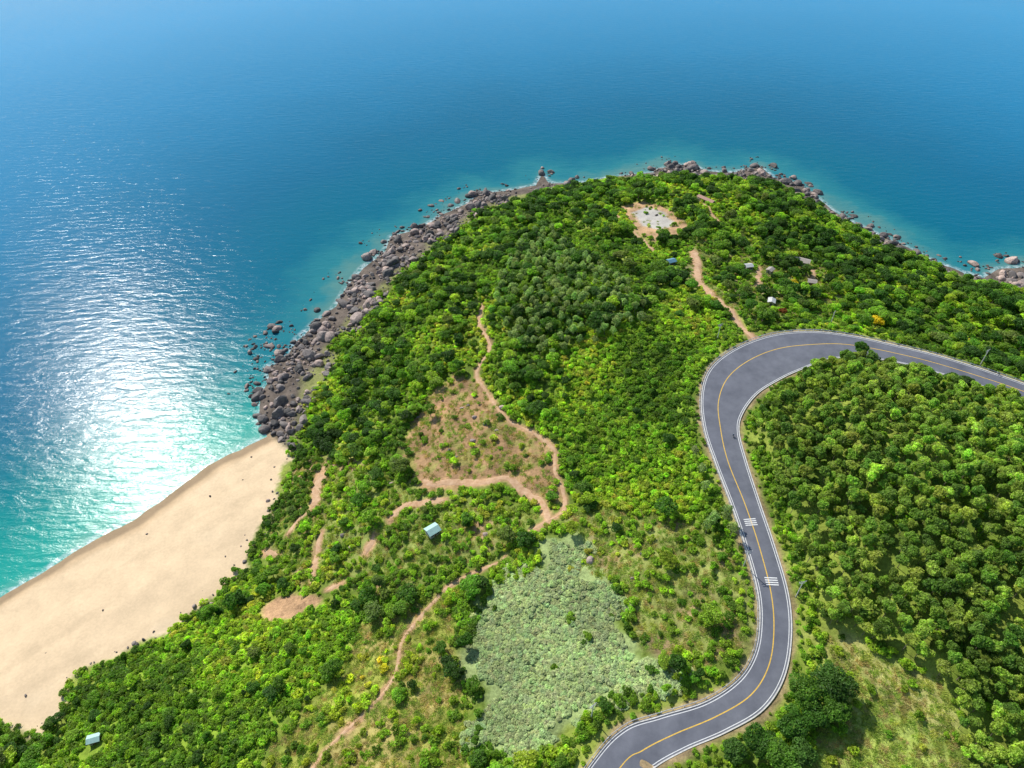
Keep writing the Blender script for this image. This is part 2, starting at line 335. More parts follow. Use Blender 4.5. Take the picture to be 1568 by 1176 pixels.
# foam at the water's edge
nf=N(nt,'ShaderNodeTexNoise',ins={'Scale':.35,'Detail':6,'Roughness':.7}); L(ge.outputs['Position'],nf.inputs['Vector'])
f1=N(nt,'ShaderNodeMapRange',ins={1:.8,2:4.0,3:.7,4:0}); L(at.outputs['Fac'],f1.inputs[0])
f2=N(nt,'ShaderNodeMath',operation='MULTIPLY'); L(f1.outputs[0],f2.inputs[0]); 
f3=N(nt,'ShaderNodeMapRange',ins={1:.42,2:.62,3:0,4:1}); L(nf.outputs[0],f3.inputs[0]); L(f3.outputs[0],f2.inputs[1])
mf=N(nt,'ShaderNodeMix',data_type='RGBA'); L(f2.outputs[0],mf.inputs[0]); L(mx.outputs[2],mf.inputs[6]); mf.inputs[7].default_value=(.75,.8,.8,1)
L(mf.outputs[2],b.inputs['Base Color'])
b.inputs['Roughness'].default_value=.155; b.inputs['IOR'].default_value=1.33; b.inputs['Specular IOR Level'].default_value=.12
mp=N(nt,'ShaderNodeMapping'); mp.inputs['Rotation'].default_value=(0,0,math.radians(-28)); mp.inputs['Scale'].default_value=(.09,.28,1); L(ge.outputs['Position'],mp.inputs['Vector'])
w1=N(nt,'ShaderNodeTexNoise',ins={'Scale':1.,'Detail':5,'Roughness':.6,'Distortion':.4}); L(mp.outputs[0],w1.inputs['Vector'])
w2=N(nt,'ShaderNodeTexNoise',ins={'Scale':.9,'Detail':4,'Roughness':.6}); L(ge.outputs['Position'],w2.inputs['Vector'])
b1=N(nt,'ShaderNodeBump',ins={'Strength':1,'Distance':.33}); L(w1.outputs[0],b1.inputs['Height'])
b2=N(nt,'ShaderNodeBump',ins={'Strength':1,'Distance':.04}); L(w2.outputs[0],b2.inputs['Height']); L(b1.outputs[0],b2.inputs['Normal'])
L(b2.outputs[0],b.inputs['Normal'])
sea=mk('sea',np.stack([sxf,syf,np.zeros_like(sxf)],1),gridfaces(len(sx),len(sy)),[M_sea],smooth=True)
fattr(sea.data,'shore','FLOAT',sd); fattr(sea.data,'bday','FLOAT',bl)

# ------------------------------------------------------------ road
n=len(RL); K=7
V=[];
for i in range(n):
    for k in range(K):
        u=k/(K-1); p=RL[i]*(1-u)+RR[i]*u; V.append((p[0],p[1],RZ[i]))
mk('road',V,gridfaces(K,n),[M_asph])
def road_ribbon(name,u0,u1,mat,dz=.012,i0=0,i1=None,parts=None):
    V=[]; i1=n if i1 is None else i1; 
    for i in range(i0,i1):
        for u in (u0[i],u1[i]):
            p=RL[i]*(1-u)+RR[i]*u; V.append((p[0],p[1],RZ[i]+dz))
    m=i1-i0; return mk(name,V,gridfaces(2,m),[mat])
wl=.22
yo=road_ribbon('road_centre_line',RU-.16/RWid,RU+.16/RWid,M_yel)
a=road_ribbon('road_edge_line',.45/RWid,(.45+wl)/RWid,M_white); c=road_ribbon('road_edge_line',1-(.45+wl)/RWid,1-.45/RWid,M_white)
def station(px):  # nearest index on the road
    h=hit([px])[0]; return int(np.argmin(np.hypot(RC[:,0]-h[0],RC[:,1]-h[1])))
def Pt(ii,u):
    i=int(ii); f=ii-i; l=RL[i]*(1-f)+RL[i+1]*f; r=RR[i]*(1-f)+RR[i+1]*f; p=l*(1-u)+r*u; return (p[0],p[1],RZ[i]*(1-f)+RZ[i+1]*f+.016)
V=[];Fs=[]
for px,u0,u1 in [((1150,800),.22,.66),((1181,890),.32,.76)]:
    i=station(px); seg=np.linalg.norm(RC[i+1]-RC[i])
    for k in range(4):
        s=(k-2)*.85/seg; e_=s+.4/seg; q=len(V); V+= [Pt(i+s,u0),Pt(i+s,u1),Pt(i+e_,u1),Pt(i+e_,u0)]; Fs.append([q,q+1,q+2,q+3])
mk('rumble_strip_marking',V,Fs,[M_white])
def sweep(name,line,z,prof,mat):
    d=np.gradient(line,axis=0); d/=np.linalg.norm(d,axis=1)[:,None]; nn=np.stack([-d[:,1],d[:,0]],1); V=[]
    for i in range(len(line)):
        for o,h in prof: V.append((line[i,0]+nn[i,0]*o,line[i,1]+nn[i,1]*o,z[i]+h))
    k=len(prof); Fs=[]
    for i in range(len(line)-1):
        for j in range(k): Fs.append([i*k+j,i*k+(j+1)%k,(i+1)*k+(j+1)%k,(i+1)*k+j])
    return mk(name,V,Fs,[mat])
sweep('road_kerb',RL,RZ,[(0,-.3),(0,.14),(.5,.14),(.55,-.3)],M_conc)
sweep('road_kerb',RR,RZ,[(0,-.3),(0,.12),(-.35,.12),(-.4,-.3)],M_conc)
# guard rail on the outer edge
d=np.gradient(RL,axis=0); d/=np.linalg.norm(d,axis=1)[:,None]; nn=np.stack([-d[:,1],d[:,0]],1); GL=RL+nn*.95
gr=bpy.data.objects.new('guard_rail',None); scene.collection.objects.link(gr)
r_=sweep('w_beam',GL,RZ,[(-.04,.42),(.02,.5),(-.04,.58),(.02,.66),(-.04,.74),(.06,.74),(.06,.42)],M_steel); r_.parent=gr
cum=np.concatenate([[0],np.cumsum(np.linalg.norm(np.diff(GL,axis=0),axis=1))]); V=[];Fs=[]
for s in np.arange(1,cum[-1],3.5):
    x=np.interp(s,cum,GL[:,0]);y=np.interp(s,cum,GL[:,1]);z=np.interp(s,cum,RZ)
    q=len(V)
    for dz in(-.6,.8):
        for a_,b_ in((-.09,-.09),(.09,-.09),(.09,.09),(-.09,.09)): V.append((x+a_,y+b_,z+dz))
    Fs+=[[q,q+1,q+5,q+4],[q+1,q+2,q+6,q+5],[q+2,q+3,q+7,q+6],[q+3,q,q+4,q+7],[q+4,q+5,q+6,q+7]]
p_=mk('rail_posts',V,Fs,[M_white]); p_.parent=gr

# ------------------------------------------------------------ dirt paths as draped ribbons
for P,w in PW:
    m=max(int(np.linalg.norm(np.diff(P,axis=0),axis=1).sum()/.8),3)
    cu=np.concatenate([[0],np.cumsum(np.linalg.norm(np.diff(P,axis=0),axis=1))]); s=np.linspace(0,cu[-1],m)
    Q=np.stack([np.interp(s,cu,P[:,0]),np.interp(s,cu,P[:,1])],1)
    d=np.gradient(Q,axis=0); d/=np.linalg.norm(d,axis=1)[:,None]+1e-9; q=np.stack([-d[:,1],d[:,0]],1)
    end=np.clip(np.minimum(s,cu[-1]-s)/2,.25,1)
    wl_=w/2*end*(.45+1.2*vnoise(s,s*0,3.5,int(w*7))); wr_=w/2*end*(.45+1.2*vnoise(s,s*0+50,3.0,3))
    V=[]
    for k in range(6):
        u=k/5; o=-wl_*(1-u)+wr_*u; pp=Q+q*o[:,None]; zz_=samp(Z,pp[:,0],pp[:,1])+.10*(1 if 0<k<5 else -.3); V.append(np.stack([pp[:,0],pp[:,1],zz_],1))
    V=np.stack(V,1).reshape(-1,3); mk('dirt_path',V,gridfaces(6,m),[M_dirt],smooth=True)

# ------------------------------------------------------------ plant prototypes
def tube(p0,p1,r0,r1,seg=6):
    p0=np.array(p0,float);p1=np.array(p1,float); d=p1-p0; d/=np.linalg.norm(d); a=np.cross(d,[.3,.9,.1]); a/=np.linalg.norm(a); b_=np.cross(d,a)
    t=np.arange(seg)/seg*2*np.pi; ring=np.cos(t)[:,None]*a+np.sin(t)[:,None]*b_
    V=np.vstack([p0+ring*r0,p1+ring*r1]); Fs=[[i,(i+1)%seg,seg+(i+1)%seg,seg+i] for i in range(seg)]; return V,np.array(Fs)
def plant(name,r,puffs,nl,size,elong=1.6,jit=.6,trunk=None,bright=(.6,1.4),mats=None,coll=None,shell=(.72,1.06),up=0.15,upn=.55):
    P=np.array([p[0] for p in puffs],float); R=np.array([p[1] for p in puffs],float)
    wgt=(R.mean(1)**2); wgt/=wgt.sum(); k=r.choice(len(P),nl*2,p=wgt)
    d=r.normal(size=(nl*2,3)); d[:,2]+=up; d/=np.linalg.norm(d,axis=1)[:,None]
    c=P[k]+d*R[k]*r.uniform(*shell,(nl*2,1))
    keep=np.ones(len(c),bool)
    for i in range(len(P)): keep&=~((((c-P[i])/(R[i]*.68))**2).sum(1)<1)
    keep&=c[:,2]>.02; c=c[keep][:nl]; d=d[keep][:nl]; k=k[keep][:nl]; m=len(c)
    nrm=d/R[k]*R[k].mean(1)[:,None]+r.normal(size=(m,3))*jit; nrm[:,2]+=upn; nrm/=np.linalg.norm(nrm,axis=1)[:,None]
    t=np.cross(nrm,r.normal(size=(m,3))); t/=np.linalg.norm(t,axis=1)[:,None]; bt=np.cross(nrm,t)
    s=size*r.uniform(.6,1.3,(m,1)); A=t*s*.5*elong; B=bt*s*.5
    V=np.stack([c-A-nrm*s*.15,c+B+nrm*s*.05,c+A-nrm*s*.15,c-B+nrm*s*.05],1).reshape(-1,3); Fq=np.arange(m*4).reshape(-1,4)
    pv=r.uniform(.75,1.25,len(P)); lv=np.repeat(r.uniform(*bright,m)*pv[k],4); fm=np.zeros(m,int)
    if trunk:
        h,tr=trunk; parts=[tube((0,0,-.5),(0,0,h*.6),tr,tr*.7)]
        for i in r.choice(len(P),min(5,len(P)),replace=False): parts.append(tube((0,0,h*r.uniform(.3,.58)),P[i],tr*.5,tr*.12,5))
        for v,f in parts: Fq=np.vstack([Fq,f+len(V)]); V=np.vstack([V,v]); lv=np.concatenate([lv,np.ones(len(v))]); fm=np.concatenate([fm,np.ones(len(f),int)])
    o=mk(name,V,Fq,mats or [M_leaf,M_bark],link=False,fm=fm); fattr(o.data,'lv','FLOAT',lv)
    if coll: coll.objects.link(o)
    return o
def puffs_round(r,R_,h,n,pr,flat=.75,base=.5):
    out=[((0,0,h*.68),(R_*.6,R_*.6,h*.26))]
    for i in range(n):
        a=r.uniform(0,6.28); q=R_*math.sqrt(r.uniform(.05,1))*.78; z=h*(base+(1-base)*.78*math.sqrt(max(0,1-(q/R_)**2))*r.uniform(.6,1.05))
        s=pr*r.uniform(.65,1.25); out.append(((q*math.cos(a),q*math.sin(a),z),(s,s,s*flat)))
    return out
def coll(n): return bpy.data.collections.new(n)
C_b=coll('broadleaf_tree_types'); C_a=coll('acacia_types'); C_s=coll('shrub_types'); C_f=coll('fern_types'); C_g=coll('grass_types'); C_r=coll('boulder_types'); C_t=coll('thin_tree_types')
for i in range(8):
    r=np.random.default_rng(100+i); R_=r.uniform(2.1,3.7); h=r.uniform(4.6,7.5)
    plant('broadleaf_%d'%i,r,puffs_round(r,R_,h,15,1.15),980,.48,1.5,.55,(h,.18),coll=C_b)
for i in range(6):
    r=np.random.default_rng(200+i); R_=r.uniform(1.7,2.3); h=r.uniform(6.0,8.5)
    plant('acacia_%d'%i,r,puffs_round(r,R_,h,12,.72,.9,.5),700,.36,2.0,.7,(h,.12),coll=C_a,bright=(.55,1.5))
for i in range(5):
    r=np.random.default_rng(300+i); R_=r.uniform(1.7,2.4); h=r.uniform(7,9)
    plant('thin_tree_%d'%i,r,puffs_round(r,R_,h,14,.7,1.,.4),420,.30,2.4,.9,(h,.12),coll=C_t,bright=(.6,1.5))
for i in range(6):
    r=np.random.default_rng(400+i); R_=r.uniform(1.1,1.7); h=r.uniform(1.3,2.2)
    plant('shrub_%d'%i,r,puffs_round(r,R_,h,7,.6,.8,.25),240,.38,1.5,.6,None,coll=C_s)
for i in range(5):
    r=np.random.default_rng(500+i); R_=r.uniform(1.0,1.5)
    plant('fern_mat_%d'%i,r,puffs_round(r,R_,.75,9,.42,.6,.35),220,.28,2.6,.4,None,mats=[M_fern,M_bark],coll=C_f,bright=(.75,1.25),upn=1.3)
for i in range(4):
    r=np.random.default_rng(600+i); m=90; c=np.zeros((m,3)); c[:,:2]=r.normal(size=(m,2))*.55
    a=r.uniform(0,6.28,m); hh=r.uniform(.2,.5,m); tip=c+np.stack([np.cos(a)*.45,np.sin(a)*.45,hh],1); wv=np.stack([-np.sin(a)*.07,np.cos(a)*.07,0*a],1)
    V=np.stack([c-wv,c+wv,tip+wv*.3,tip-wv*.3],1).reshape(-1,3); o=mk('grass_tuft_%d'%i,V,np.arange(m*4).reshape(-1,4),[M_leaf],link=False)
    fattr(o.data,'lv','FLOAT',np.repeat(r.uniform(.6,1.4,m),4)); C_g.objects.link(o)
for i in range(8):
    r=np.random.default_rng(700+i); bm=bmesh.new(); bmesh.ops.create_icosphere(bm,subdivisions=3,radius=1)
    pl=[(Vector(r.normal(size=3)).normalized(),r.uniform(.6,.95)) for _ in range(13)]; sc_=Vector((r.uniform(.8,1.3),r.uniform(.7,1.1),r.uniform(.55,.85)))
    for v in bm.verts:
        q=v.co.normalized(); k=1.0
        for nrm,dd in pl:
            t=q.dot(nrm)
            if t>.05: k=min(k,dd/t)
        v.co=Vector([q[j]*k*sc_[j]*(1+r.normal()*.012) for j in range(3)])
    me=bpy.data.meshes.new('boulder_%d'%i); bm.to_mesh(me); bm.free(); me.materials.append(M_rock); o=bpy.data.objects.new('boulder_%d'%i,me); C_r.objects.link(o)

def scatter(name,P,rot,scl,idx,tint,C):
    me=bpy.data.meshes.new(name); me.vertices.add(len(P)); me.vertices.foreach_set('co',np.ascontiguousarray(P,dtype=np.float32).ravel())
    fattr(me,'rot','FLOAT_VECTOR',rot); fattr(me,'scl','FLOAT_VECTOR',scl); fattr(me,'idx','INT',idx)
    fattr(me,'tint','FLOAT_COLOR',np.hstack([tint,np.ones((len(P),1))]))
    o=bpy.data.objects.new(name,me); scene.collection.objects.link(o)
    g=bpy.data.node_groups.new(name,'GeometryNodeTree'); g.interface.new_socket('Geometry',in_out='INPUT',socket_type='NodeSocketGeometry'); g.interface.new_socket('Geometry',in_out='OUTPUT',socket_type='NodeSocketGeometry')
    gi=g.nodes.new('NodeGroupInput'); go=g.nodes.new('NodeGroupOutput'); ip=g.nodes.new('GeometryNodeInstanceOnPoints'); ci=g.nodes.new('GeometryNodeCollectionInfo')
    ci.inputs[0].default_value=C; ci.inputs[1].default_value=True; ci.inputs[2].default_value=True
    def na(nm,t): q=g.nodes.new('GeometryNodeInputNamedAttribute'); q.data_type=t; q.inputs[0].default_value=nm; return q.outputs[0]
    l=g.links.new; l(gi.outputs[0],ip.inputs['Points']); l(ci.outputs[0],ip.inputs['Instance']); ip.inputs['Pick Instance'].default_value=True
    l(na('idx','INT'),ip.inputs['Instance Index']); l(na('rot','FLOAT_VECTOR'),ip.inputs['Rotation']); l(na('scl','FLOAT_VECTOR'),ip.inputs['Scale']); l(ip.outputs[0],go.inputs[0])
    md=o.modifiers.new('scatter','NODES'); md.node_group=g; return o

# ------------------------------------------------------------ vegetation layout
def cand(sp,x0=-262,x1=435,y0=30,y1=600,seed=1,j=.48):
    r=np.random.default_rng(seed); gx,gy=np.meshgrid(np.arange(x0,x1,sp),np.arange(y0,y1,sp)); gx=gx+(np.arange(gx.shape[0])%2)[:,None]*sp*.5
    x=gx.ravel()+r.uniform(-j,j,gx.size)*sp; y=gy.ravel()+r.uniform(-j,j,gy.size)*sp
    d=samp(dV.reshape(X.shape),x,y)+(vnoise(x,y,7,77)-.5)*5+(1-samp(isb.reshape(X.shape),x,y))*(vnoise(x,y,13,78)-.42)*13*(samp(dC.reshape(X.shape),x,y)>5); k=d>-1; return x[k],y[k],d[k],r
GR=rd.reshape(X.shape); GP=pd.reshape(X.shape); GZ={k:v.reshape(X.shape) for k,v in Zs.items()}
G1=lambda x,y:fbm(x,y,26,51); G2=lambda x,y:fbm(x,y,11,61)
def zn(k,x,y): return samp(GZ[k],x,y)+(vnoise(x,y,5,71)-.5)*5>0
HOUSE=[(1225,405),(1145,412),(1180,466),(1242,436),(1027,405),(663,817),(147,1135),(1080,310),(1178,418)]
HW=hit(HOUSE); YT=hit([(1340,500),(1213,440),(1217,392),(1197,482)])
def house_d(x,y):
    o=np.full(x.shape,99.)
    for h in HW: o=np.minimum(o,np.hypot(x-h[0],y-(h[1]-2.5)))
    for h in YT: o=np.minimum(o,np.hypot(x-h[0],y-(h[1]-2.)))
    return o
pal_forest=np.array([(.065,.15,.02),(.11,.235,.027),(.18,.34,.033),(.27,.44,.04),(.38,.53,.045),(.20,.28,.055)])
def finish(x,y,r,s,sink=.1): 
    z=samp(Z,x,y)-sink; nI=len(x); rot=np.stack([r.normal(size=nI)*.06,r.normal(size=nI)*.06,r.uniform(0,6.28,nI)],1)
    scl=np.stack([s*r.uniform(.85,1.15,nI),s*r.uniform(.85,1.15,nI),s*r.uniform(.85,1.15,nI)],1); return np.stack([x,y,z],1),rot,scl
def jitter(t,r,a=.2): return np.clip(t*r.uniform(1-a,1+a,(len(t),1))*r.uniform(.92,1.08,t.shape),0.001,1)

# broadleaf trees
x,y,d,r=cand(3.7,seed=11); g1=G1(x,y); g2=G2(x,y); p=np.where(g1>.5,.72,.27); p=np.where(g2<.45,p*.22,p)
for k,q in [('low',.05),('clear',.01),('sage',0),('scrub',.03),('grass',.008),('village',.30),('orch',.03),('vine',.12),('scrub2',.12),('plant',0),('tip',0)]: p=np.where(zn(k,x,y),q,p)
rdp=samp(GR,x,y); pdp=samp(GP,x,y); p=np.where((rdp<6)|(pdp<2.4)|(d<1.5)|(house_d(x,y)<5),0,p); p=np.where(pdp<5,p*.3,p)
k=r.random(len(x))<p; x,y,d,g1,g2,rdp=x[k],y[k],d[k],g1[k],g2[k],rdp[k]
s=r.uniform(.5,1.2,len(x))*np.where(d<8,.6,1)*np.where(rdp<12,.6,1)*np.where(zn('vine',x,y)|zn('low',x,y)|zn('orch',x,y),.65,1)
P_,R_,S_=finish(x,y,r,s); ti=np.clip(((g1-.5)*-7+(r.normal(size=len(x))*1.5)+2.4).astype(int),0,5)
scatter('broadleaf_forest',P_,R_,S_,r.integers(0,8,len(x)),jitter(pal_forest[ti],r),C_b); nB=len(x)
# plantation
x,y,d,r=cand(3.1,seed=12,j=.45); rdp=samp(GR,x,y); k=zn('plant',x,y)&~(samp(GZ['grass'],x,y)>0)&(rdp>3.2)&(r.random(len(x))<.93); x,y,rdp=x[k],y[k],rdp[k]
s=r.uniform(.65,1.2,len(x))*np.where(rdp<7,.6,1); P_,R_,S_=finish(x,y,r,s); pa=np.array([(.20,.32,.045),(.26,.38,.055),(.33,.44,.07),(.15,.27,.04),(.37,.46,.08)])
scatter('acacia_plantation',P_,R_,S_,r.integers(0,6,len(x)),jitter(pa[r.integers(0,5,len(x))],r)*(.8+.5*fbm(x,y,30,33))[:,None],C_a)
# pale thin trees on the knoll
kz=poly([(760,440),(800,370),(840,350),(880,400),(960,440),(1000,500),(900,540),(850,560),(760,520)]); kz2=poly([(1060,700),(1095,700),(1120,790),(1125,830),(1075,820)])
x,y,d,r=cand(4.3,seed=13); k=(inpoly(x,y,kz)|inpoly(x,y,kz2))&(samp(GP,x,y)>2)&(samp(GR,x,y)>4)&(r.random(len(x))<.7); x,y=x[k],y[k]
P_,R_,S_=finish(x,y,r,r.uniform(.8,1.1,len(x))); scatter('pale_thin_trees',P_,R_,S_,r.integers(0,5,len(x)),jitter(np.tile([(.32,.42,.16)],(len(x),1)),r),C_t)
# shrubs
x,y,d,r=cand(1.75,seed=14); g1=G1(x,y+300); g2=G2(x,y+100); p=np.where(g2>.42,.86,.45); p=np.where((G1(x,y)>.5)&(G2(x,y)>.45),.45,p)
for kk,q in [('low',.95),('clear',.05),('sage',.012),('scrub',.20),('grass',.05),('village',.3),('orch',.18),('vine',.93),('scrub2',.38),('plant',.10),('tip',.03)]: p=np.where(zn(kk,x,y),q,p)
rdp=samp(GR,x,y); pdp=samp(GP,x,y); p=np.where((rdp<8)&zn('plant',x,y),.8,p); p=np.where((rdp<1.8)|(pdp<.8)|(house_d(x,y)<3.8),0,p); p=np.where((d<0)&(vnoise(x,y,4,5)<.5),0,p)
k=r.random(len(x))<p; x,y,d,g1,g2,rdp=x[k],y[k],d[k],g1[k],g2[k],rdp[k]
s=r.uniform(.6,1.3,len(x))*np.where(rdp<4,.6,1)
P_,R_,S_=finish(x,y,r,s,.15); ps=np.array([(.13,.25,.022),(.20,.34,.027),(.27,.43,.033),(.35,.51,.037),(.44,.56,.048),(.50,.52,.07)])
ti=np.clip(((g1-.5)*9+r.normal(size=len(x))*.9+2.4).astype(int),0,5); T=jitter(ps[ti],r); 
m=zn('orch',x,y)&(r.random(len(x))<.5); T[m]=T[m]*[1.25,1.05,1.]
scatter('undergrowth_shrubs',P_,R_,S_,r.integers(0,6,len(x)),T,C_s); nS=len(x)
# fern field
x,y,d,r=cand(1.2,seed=15); k=(samp(GZ['sage'],x,y)+(fbm(x,y,9,8,3)-.5)*24>0)&(vnoise(x,y,2.6,19)>.06)&(samp(GR,x,y)>2); x,y=x[k],y[k]; P_,R_,S_=finish(x,y,r,r.uniform(.5,1.15,len(x)))
T=jitter(np.tile([(.50,.60,.27)],(len(x),1)),r,.12)*(.72+.5*fbm(x,y,14,66))[:,None]; scatter('fern_field',P_,R_,S_,r.integers(0,5,len(x)),T,C_f)
# grass
x,y,d,r=cand(1.35,seed=16); p=np.zeros(len(x))
for kk,q in [('clear',.35),('scrub',.6),('grass',.85),('village',.5),('orch',.7),('scrub2',.5),('tip',.06)]: p=np.where(zn(kk,x,y),q,p)
p=np.where((samp(GR,x,y)<1.2)|(samp(GP,x,y)<.3),0,p); k=r.random(len(x))<p; x,y=x[k],y[k]; P_,R_,S_=finish(x,y,r,r.uniform(.6,1.3,len(x)),0)
pg=np.array([(.34,.42,.08),(.44,.48,.10),(.48,.40,.16),(.28,.40,.06)]); scatter('wild_grass',P_,R_,S_,r.integers(0,4,len(x)),jitter(pg[r.integers(0,4,len(x))],r),C_g)
# far surroundings outside the surveyed box
r=np.random.default_rng(17); gx,gy=np.meshgrid(np.arange(-400,1100,7.5),np.arange(-260,330,7.5)); x=gx.ravel()+r.uniform(-3,3,gx.size); y=gy.ravel()+r.uniform(-3,3,gx.size)
k=(samp(dV.reshape(X.shape),x,y)>3)&((x>436)|(x<-263)|(y<30))&(samp(GR,x,y)>6); x,y=x[k],y[k]; P_,R_,S_=finish(x,y,r,r.uniform(1.2,1.8,len(x)))
scatter('distant_woodland',P_,R_,S_,r.integers(0,8,len(x)),jitter(pal_forest[r.integers(0,6,len(x))],r),C_b)
# rocks
x0,x1=-262,435; r=np.random.default_rng(18); gx,gy=np.meshgrid(np.arange(x0,x1,1.6),np.arange(90,600,1.6)); x=gx.ravel()+r.uniform(-.8,.8,gx.size); y=gy.ravel()+r.uniform(-.8,.8,gx.size)
c_=samp(dC.reshape(X.shape),x,y); v_=samp(dV.reshape(X.shape),x,y); bb=samp(beach.reshape(X.shape),x,y); nn_=fbm(x,y,10,88,2); bw=samp(dbw.reshape(X.shape),x,y)
off=sdpoly(x,y,plane_pt([(372,525),(420,495),(470,500),(440,560),(415,600),(395,640),(375,600),(385,560)],0))
p=np.where((c_>-1.5)&(v_<2.5),.10+.55*sstep(.40,.58,nn_),0); p=np.where((c_<3)&(c_>-1.5),p*.7,p); p=np.where((c_<=-1.5)&(c_>-9),.28*(nn_>.5),p); p=np.where((c_<=-9)&(c_>-20),.07*(nn_>.53),p)
p=np.where((off>0)&(c_<0),.24+.2*(nn_>.5),p)
p=np.where(bb>0,np.where(v_>-4,.15,0)*(nn_>.48),p); p=np.where((bw<26)&(c_<3)&(x<plane_pt([(392,655)],0)[0,0])&(off<0),0,p)
far=(x>0)&(x<110)&(y>450); p=np.where(far,p*.35,p)
k=r.random(len(x))<p; x,y,v_,bb,c_,off=x[k],y[k],v_[k],bb[k],c_[k],off[k]; z=samp(Z,x,y); s=np.clip(r.lognormal(-.22,.72,len(x)),.3,4.4)*np.where(bb>0,.6,1)*np.where((off>0)&(c_<0),.8,1); s=np.where(bb>0,np.minimum(s,1.1),s)
z=np.maximum(z,-s*.28)+s*.15; z=np.where(c_<0,np.minimum(z,-s*.05),z)
rot=r.uniform(-.35,.35,(len(x),3)); rot[:,2]=r.uniform(0,6.28,len(x)); scl=s[:,None]*r.uniform(.8,1.25,(len(x),3))
BR=[((720,300),3.5),((745,296),4),((830,266),4),((1062,258),5.5),((1035,252),4),((1050,262),3.5),((1150,262),3.5),((1165,262),4),((1550,432),4.5),((1565,425),4),((1535,428),3.5),((410,566),3),((422,508),2),((383,540),1.6),((570,447),3.5),((600,395),3.5),((560,425),4),((500,500),3.5),((545,425),3),((1215,272),3),((1225,280),2.5),((1110,262),3),((690,350),3.5),((640,372),3.5)]
bp_=plane_pt([q[0] for q in BR],.5); m=len(BR); P_=np.vstack([np.stack([x,y,z],1),np.hstack([bp_,np.full((m,1),.6)])])
IR=[(745,650),(760,660),(985,848),(968,886),(640,640),(615,665),(727,640),(708,625),(980,650),(745,820),(525,820),(540,840),(600,740),(718,622),(770,625),(1005,330),(905,860),(688,690),(700,700),(725,675)]
ip_=hit(IR); m2=len(IR); P_=np.vstack([P_,ip_]); rot=np.vstack([rot,r.uniform(0,.4,(m+m2,3))]); scl=np.vstack([scl,np.array([q[1] for q in BR])[:,None]*r.uniform(.8,1.1,(m,3)),r.uniform(1.0,2.0,(m2,1))*r.uniform(.8,1.1,(m2,3))])
BD=[(225,818),(203,858),(158,935),(322,760),(70,1000),(310,905),(255,880),(345,852),(385,700),(372,735),(40,1065),(420,715),(415,735),(427,760)]
bd_=hit(BD); P_=np.vstack([P_,bd_]); m3=len(BD); rot=np.vstack([rot,r.uniform(0,3,(m3,3))]); scl=np.vstack([scl,r.uniform(.35,.7,(m3,1))*r.uniform(.7,1.2,(m3,3))])
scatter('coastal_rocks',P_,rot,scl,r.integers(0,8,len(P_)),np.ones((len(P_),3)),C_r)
print('COUNTS trees',nB,'shrubs',nS,'rocks',len(P_))

# ------------------------------------------------------------ individual trees
def single(name,px,R_,h,c,n=1800,seed=1,size=.5):
    r=np.random.default_rng(seed); m=fixedleaf(name+'_leaves',c); o=plant(name,r,puffs_round(r,R_,h,20,R_*.34),n,size,1.5,.65,(h,.25),mats=[m,M_bark]); scene.collection.objects.link(o)
    q=hit([px])[0]; o.location=(q[0],q[1],samp(Z,np.array([q[0]]),np.array([q[1]]))[0]); return o
for i,(p,R_,h,c) in enumerate([((1340,500),3.4,5.5,(.70,.58,.02)),((1213,440),2.6,4,(.66,.55,.03)),((1217,392),2.8,4.5,(.45,.48,.04))]): single('yellow_flowering_tree',p,R_,h,c,1500,i)
for i,(p,R_,h) in enumerate([((1155,1150),5,8),((1225,1075),5.5,9),((1262,1060),5,9),((1205,1120),4.5,7.5),((1190,1175),5,8),((1120,1160),3.5,6),((1245,1110),4,7),((1270,1095),4.2,7),((1215,1165),4,7),((1312,545),3.6,7),((1292,560),3.,6)]):
    single('broadleaf_tree',p,R_,h,[(.08,.19,.022),(.12,.25,.026),(.09,.19,.03)][i%3],2600,20+i,.46)
single('red_leaved_tree',(1197,482),2.0,3.,(.3,.12,.04),900,77)

# ------------------------------------------------------------ houses
M_wall=simple('plaster_wall',(.5,.46,.4),.85,2,.15); M_win=simple('window_glass',(.05,.07,.09),.2,2,.1); M_door=simple('wooden_door',(.18,.1,.05),.6,5,.2)
roofs={'white':simple('tin_roof_white',(.55,.55,.53),.5,1.5,.25),'blue':simple('tin_roof_blue',(.12,.27,.36),.5,1.5,.2),'red':simple('tile_roof_red',(.42,.25,.18),.8,3,.3),'teal':simple('tin_roof_teal',(.36,.56,.50),.6,1.5,.15),'grey':simple('weathered_roof',(.38,.33,.28),.8,2,.3)}
def box(c,s):
    x,y,z=c; a,b_,h=s[0]/2,s[1]/2,s[2]/2
    V=[(x+i*a,y+j*b_,z+k*h) for k in(-1,1) for i,j in((-1,-1),(1,-1),(1,1),(-1,1))]; return V,[[0,1,2,3],[4,5,6,7],[0,1,5,4],[1,2,6,5],[2,3,7,6],[3,0,4,7]]
def boxes(name,L_,mat,par):
    V=[];Fs=[]
    for c,s in L_:
        v,f=box(c,s); Fs+=[[q+len(V) for q in a] for a in f]; V+=v
    o=mk(name,V,Fs,[mat]); o.parent=par; return o
